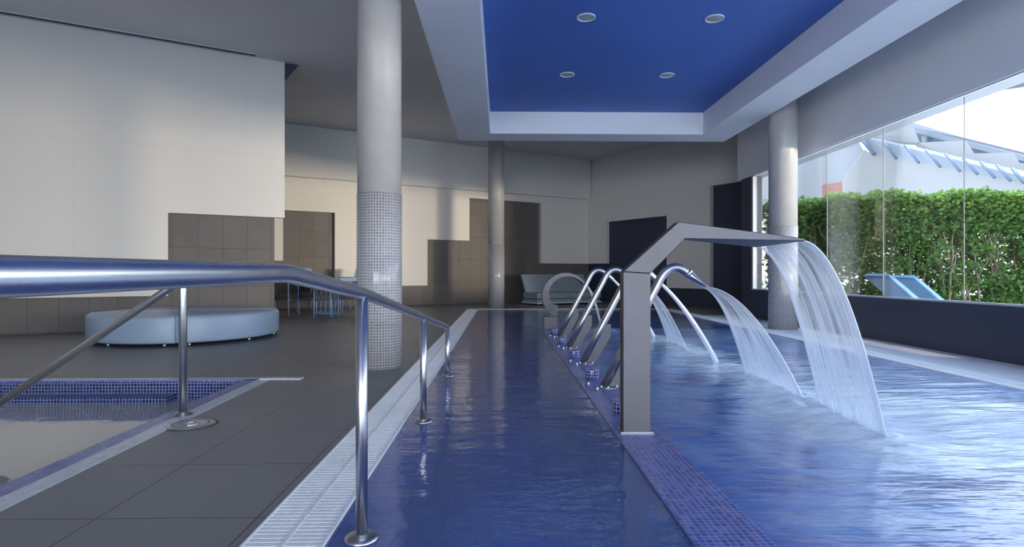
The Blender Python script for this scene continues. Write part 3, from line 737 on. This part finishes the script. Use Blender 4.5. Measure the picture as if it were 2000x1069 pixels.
# hedge
HP = [Vector((6.95, 14.1, 0)), Vector((7.4, 12.75, 0)), Vector((11.5, 12.0, 0)), Vector((16, 11.0, 0))]
HP = [Vector((7.1, 14.3, 0)), Vector((7.45, 12.95, 0)), Vector((11.3, 12.05, 0)), Vector((15, 11.2, 0))]
segs = [(HP[i], HP[i+1]) for i in range(3)]; lens = [(b_-a).length for a, b_ in segs]; tot = sum(lens)
def hp(s):
    for (a, b_), L in zip(segs, lens):
        if s <= L: d = (b_-a)/L; return a+d*s, Vector((-d.y, d.x, 0))
        s -= L
    return b_, Vector((0, 1, 0))
he = empty('hedge', (9, 12.5, -.08)); tag(he, 'tall clipped green hedge with bare stems outside the window', 'hedge')
HO = Vector((9, 12.5, -.08))
v = []; f = []; tone = []
rnd = random.Random(3)
NL = 120000
for i in range(NL):
    s = rnd.random()*tot; p_, nrm = hp(s); zt = 2.60+.14*noise.noise(Vector((s*1.3, 0, 0)))+.10*noise.noise(Vector((s*5, 3, 0)))
    q_ = rnd.random(); z = zt*(1-(rnd.random()**1.25)*.97) if q_ < .85 else zt - .15 + .25*rnd.random()**2
    dth = (rnd.random()-.5)*1.1
    den = noise.noise(Vector((s*1.7, z*2.0, 2)))*1.3 + noise.noise(Vector((s*5, z*5, 7)))
    keep = .74+.9*den if z < zt*.70 else 1.0
    if z < zt*.70 and dth < -.05: keep *= .55
    elif z < zt*.70: keep += .35
    if rnd.random() > keep: continue
    c_ = p_+nrm*dth+Vector((0, 0, z)) - HO
    L = rnd.uniform(.07, .13); W_ = L*.38
    yaw = rnd.uniform(0, 2*PI); pit = rnd.gauss(.35, .5)
    d = Vector((math.cos(yaw)*math.cos(pit), math.sin(yaw)*math.cos(pit), math.sin(pit)))
    sd = d.cross(Vector((rnd.gauss(0, .5), rnd.gauss(0, .5), 1))).normalized(); fl = sd.cross(d)*(L*.12)
    b_ = len(v); v += [c_, c_+d*L*.55+sd*W_-fl, c_+d*L, c_+d*L*.55-sd*W_-fl, c_+d*L*.5]
    f += [(b_, b_+1, b_+4), (b_+1, b_+2, b_+4), (b_+2, b_+3, b_+4), (b_+3, b_, b_+4)]
    tn = min(1, max(0, .42*rnd.random()+.12+ (.45 if z > zt-.35 else 0)*rnd.random()+.1*den)); tone += [tn]*5  # leaves near the top get a paler tone, sunlight painted into their colour
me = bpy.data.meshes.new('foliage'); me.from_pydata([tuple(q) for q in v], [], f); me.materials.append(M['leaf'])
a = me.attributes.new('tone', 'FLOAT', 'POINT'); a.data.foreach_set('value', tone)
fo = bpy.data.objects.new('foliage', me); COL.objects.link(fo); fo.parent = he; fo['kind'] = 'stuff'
for i in range(26):
    s = tot*(i+.5+rnd.uniform(-.3, .3))/26; p_, nrm = hp(s); base = p_+nrm*rnd.uniform(-.42, .05)-HO; base.z = 0
    m_ = MB(); ln = rnd.uniform(-.35, .35)
    for k in range(rnd.choice((2, 3))):
        a_ = rnd.uniform(-.5, .5); pts = [base]; cur = base.copy(); dr = Vector((a_*.8+ln, rnd.uniform(-.2, .2), 1)).normalized()
        for j in range(7):
            cur = cur+dr*.34; dr = (dr+Vector((rnd.uniform(-.22, .22), rnd.uniform(-.12, .12), .1))).normalized(); pts.append(cur.copy())
        m_.tube(pts, [.030-.0032*j for j in range(8)], 7)
        for j in (3, 4, 5):
            q_ = pts[j]; dr2 = Vector((rnd.uniform(-1, 1), rnd.uniform(-.5, .5), .7)).normalized(); m_.tube([q_, q_+dr2*.25, q_+dr2*.25+Vector((dr2.x*.12, 0, .25))], [.013, .009, .004], 6)
    m_.build('stem', M['bark'], he, fixn=False)

# loungers
def lounger(x, y, ztop, wd, label):
    e = empty('sun_lounger', (x, y, -.08)); tag(e, label, 'sun lounger', 'blue loungers on the terrace'); zt = ztop+.08
    pr_ = [(0, 0), (.10, -.075), (.28, -.23), (.46, -.39), (.62, -.52), (.80, -.62), (1.05, -.64), (1.3, -.60), (1.5, -.58), (1.7, -.64), (1.8, -.74)]
    rings = []
    for i, (px_, pz) in enumerate(pr_):
        th = .05+.03*math.sin(PI*i/10)
        rings.append([(px_-th*.5, wd*s_, zt+pz-.0-th*(0 if 1 else 0)-(.012*(abs(s_)*2)**3)) for s_ in [-.5+.1*k for k in range(11)]] +
                     [(px_+th*.35, wd*s_, zt+pz+th*.9-(.02*(abs(s_)*2)**3)) for s_ in [.5-.1*k for k in range(11)]])
    m_ = MB(); m_.loft(rings, True); m_.build('shell', M['lounger'], e)
    m_ = MB(); m_.prism_y([(.86, 0), (1.45, 0), (1.32, zt-.60), (.98, zt-.62)], -wd*.3, wd*.3); m_.build('pedestal', M['lounger'], e, bevel=.02)
lounger(6.08, 9.02, .885, .56, 'blue curved resin lounger outside, nearer the window, overlapping the other')
lounger(7.42, 10.30, .85, .62, 'blue curved resin lounger outside, farther one, partly hidden')

# white building beyond the hedge
def zp(x, y): return (1400+x/2.0967, 130+y/2.0967)
bd = empty('building', (20, 26, -.08)); tag(bd, 'white angular building with ribbed sloping roof beyond the hedge', 'building'); BO = Vector((20, 26, -.08))
def Yline(px, near=False):                       # facade runs from (px 1600, 30 m) to (px 2000, 19 m)
    return 1.0/(1/30.0 + (px-1600)*(1/19.0-1/30.0)/420.0)
def pw(x, y, back=0.0):
    px, py = zp(x, y); return at(px, py, Yline(px)+back)-BO
def slab(pts, thick, name, mat, back=0.0):
    fr = [pw(x, y, (pts[i][2] if len(pts[i]) > 2 else 0)+back) for i, (x, y) in enumerate([(q[0], q[1]) for q in pts])]
    bk = [p_+Vector((.35*thick, thick, 0)) for p_ in fr]; n = len(fr); m_ = MB()
    m_.mesh(fr+bk, [tuple(range(n)), tuple(range(2*n-1, n-1, -1))]+[((i+1) % n, i, n+i, n+(i+1) % n) for i in range(n)])
    return m_.build(name, mat, bd)
slab([(523, 620), (523, 470), (540, 432), (606, 343), (645, 360), (825, 392), (1320, 488), (1700, 560), (1700, 650), (1320, 640)], .4, 'facade', M['bld'])
slab([(645, 360), (580, 283), (680, 300, 1.2), (855, 338, 1.2), (1082, 390, 1.2), (1320, 440, 1.2), (1700, 520, 1.2), (1700, 560), (1320, 488), (825, 392)], .15, 'sloped_roof', M['bld_roof'])
ribs = [((580, 285), (645, 360)), ((680, 303), (735, 377)), ((770, 322), (828, 395)), ((855, 340), (915, 411)), ((937, 358), (996, 429)), ((1010, 376), (1068, 441)), ((1082, 392), (1138, 456)), ((1148, 405), (1203, 468)), ((1210, 418), (1258, 477))]
for i, (a, b_) in enumerate(ribs):
    p0 = pw(*a, -.15 if i else -.2); p1 = pw(*b_, -.3); m_ = MB(); m_.tube([p0, p1], .055 if i else .09, 6); m_.build('roof_rib', M['rib'], bd)
slab([(600, 283, 1), (600, 262), (690, 250), (805, 246), (832, 313), (680, 302)], .5, 'parapet', M['bld'], 1.6)
slab([(832, 316), (832, 311), (1020, 303), (1055, 356), (1060, 385), (900, 350)], .5, 'parapet', M['bld'], 1.6)
slab([(1058, 386), (1056, 356), (1215, 352), (1240, 395), (1320, 400), (1320, 440)], .5, 'parapet', M['bld'], 1.6)
slab([(800, 244), (830, 250), (1010, 300), (1230, 352), (1400, 395), (1400, 460), (830, 330)], .3, 'clerestory', M['bld_dark'], 4.2)
slab([(690, 238), (760, 217), (1000, 288), (1258, 352), (1500, 412), (1500, 428), (1258, 368), (1000, 303), (800, 250)], .6, 'roof_fascia', M['bld_roof'], 3.6)
m_ = MB(); p0 = pw(850, 318, 4.0); p1 = pw(850, 285, 4.0); m_.tube([p0, p1], .10, 12); m_.build('roof_post', M['bld'], bd)
slab([(460, 600), (460, 330), (570, 285), (600, 345), (538, 430), (523, 470), (523, 600)], .4, 'side_wall', M['bld_roof'], 2.0)
slab([(536, 430), (604, 340), (612, 345), (540, 432)], .3, 'gutter', M['rib'], .5)
slab([(404, 560), (404, 488), (523, 472), (523, 560)], .3, 'timber_panel', M['brick'], 1.8)
slab([(350, 600), (350, 350), (460, 325), (460, 600)], .3, 'side_wall', M['bld'], 3.0)
slab([(140, 620), (140, 430), (250, 380), (360, 350), (360, 620)], .3, 'side_wall', M['bld'], 6.0)
cc = at(1580, 400, 22); tag(MB().cyl((0, 0), .46, -.08, 6.5, 32).build('outdoor_column', M['bld'], None, (cc.x, cc.y, 0)), 'white round column outdoors seen just right of the indoor column', 'column')
# canopy outside, over the terrace
cn = MB(); cn.prism_z([(XW+.36, 6.5), (7.3, 6.1), (7.3, 6.72), (6.66, 7.17), (6.23, 7.48), (XW+.36, 7.98)], 3.32, 3.46)
tag(cn.build('canopy', M['bld_roof']), 'pointed grey canopy slab outside the window at the top right corner', 'canopy')

# ---------------------------------------------------------------- light
W_ = bpy.data.worlds.new('sky'); S.world = W_; W_.use_nodes = True
bg = W_.node_tree.nodes['Background']; nt = W_.node_tree
tc = nt.nodes.new('ShaderNodeTexCoord'); sp = nt.nodes.new('ShaderNodeSeparateXYZ'); nt.links.new(tc.outputs['Generated'], sp.inputs[0])
cr = nt.nodes.new('ShaderNodeValToRGB'); nt.links.new(sp.outputs[2], cr.inputs[0])
cr.color_ramp.elements[0].position = 0; cr.color_ramp.elements[0].color = (.83, .905, 1, 1); cr.color_ramp.elements[1].position = .9; cr.color_ramp.elements[1].color = (.34, .58, 1, 1)
nt.links.new(cr.outputs[0], bg.inputs[0]); bg.inputs[1].default_value = 6.0
def sun(az, el, e, col, ang):
    l = bpy.data.lights.new('sun', 'SUN'); l.energy = e; l.color = col; l.angle = ang
    o = bpy.data.objects.new('sun', l); COL.objects.link(o); d = Vector((math.cos(el)*math.cos(az), math.cos(el)*math.sin(az), math.sin(el)))
    o.rotation_euler = d.to_track_quat('Z', 'Y').to_euler()
sun(math.radians(62), math.radians(60), 3.2, (1, .94, .84), .03)
def area(loc, target, sx_, sy_, e, col, portal=False):
    l = bpy.data.lights.new('area', 'AREA'); l.shape = 'RECTANGLE'; l.size = sx_; l.size_y = sy_; l.energy = e; l.color = col
    o = bpy.data.objects.new('area', l); COL.objects.link(o); o.location = loc
    o.rotation_euler = (Vector(loc)-Vector(target)).to_track_quat('Z', 'Y').to_euler()
    if portal: l.cycles.is_portal = True
    return o
area((XW+.3, 2.0, 1.77), (0, 2.0, 1.77), 19, 2.3, 1, (1, 1, 1), True)
area((-.3, -8.05, 1.6), (-.3, 0, 1.6), 11, 3.1, 1, (1, 1, 1), True)
# area lamp for the low daylight thrown in by the sunlit terrace
area((24.7, -11.4, 1.7), (-1.8, 16.2, 1.9), 4.8, 1.6, 400, (1, .83, .62)).data.spread = math.radians(34)
area((13, -12, 2.3), (-5, 9.5, 2.2), 6, 1.2, 1150, (1, .83, .58))  # added fill lamp, evens out the light on the left wall

area((-2, -7.9, 1.8), (4.5, 16, 2.2), 6, 2.4, 45, (.88, .93, 1)).data.spread = math.radians(60)  # added fill lamp inside the rear opening, brightens the far walls

S.view_settings.view_transform = 'Standard'; S.view_settings.look = 'None'; S.view_settings.gamma = 1; S.view_settings.exposure = 0.28
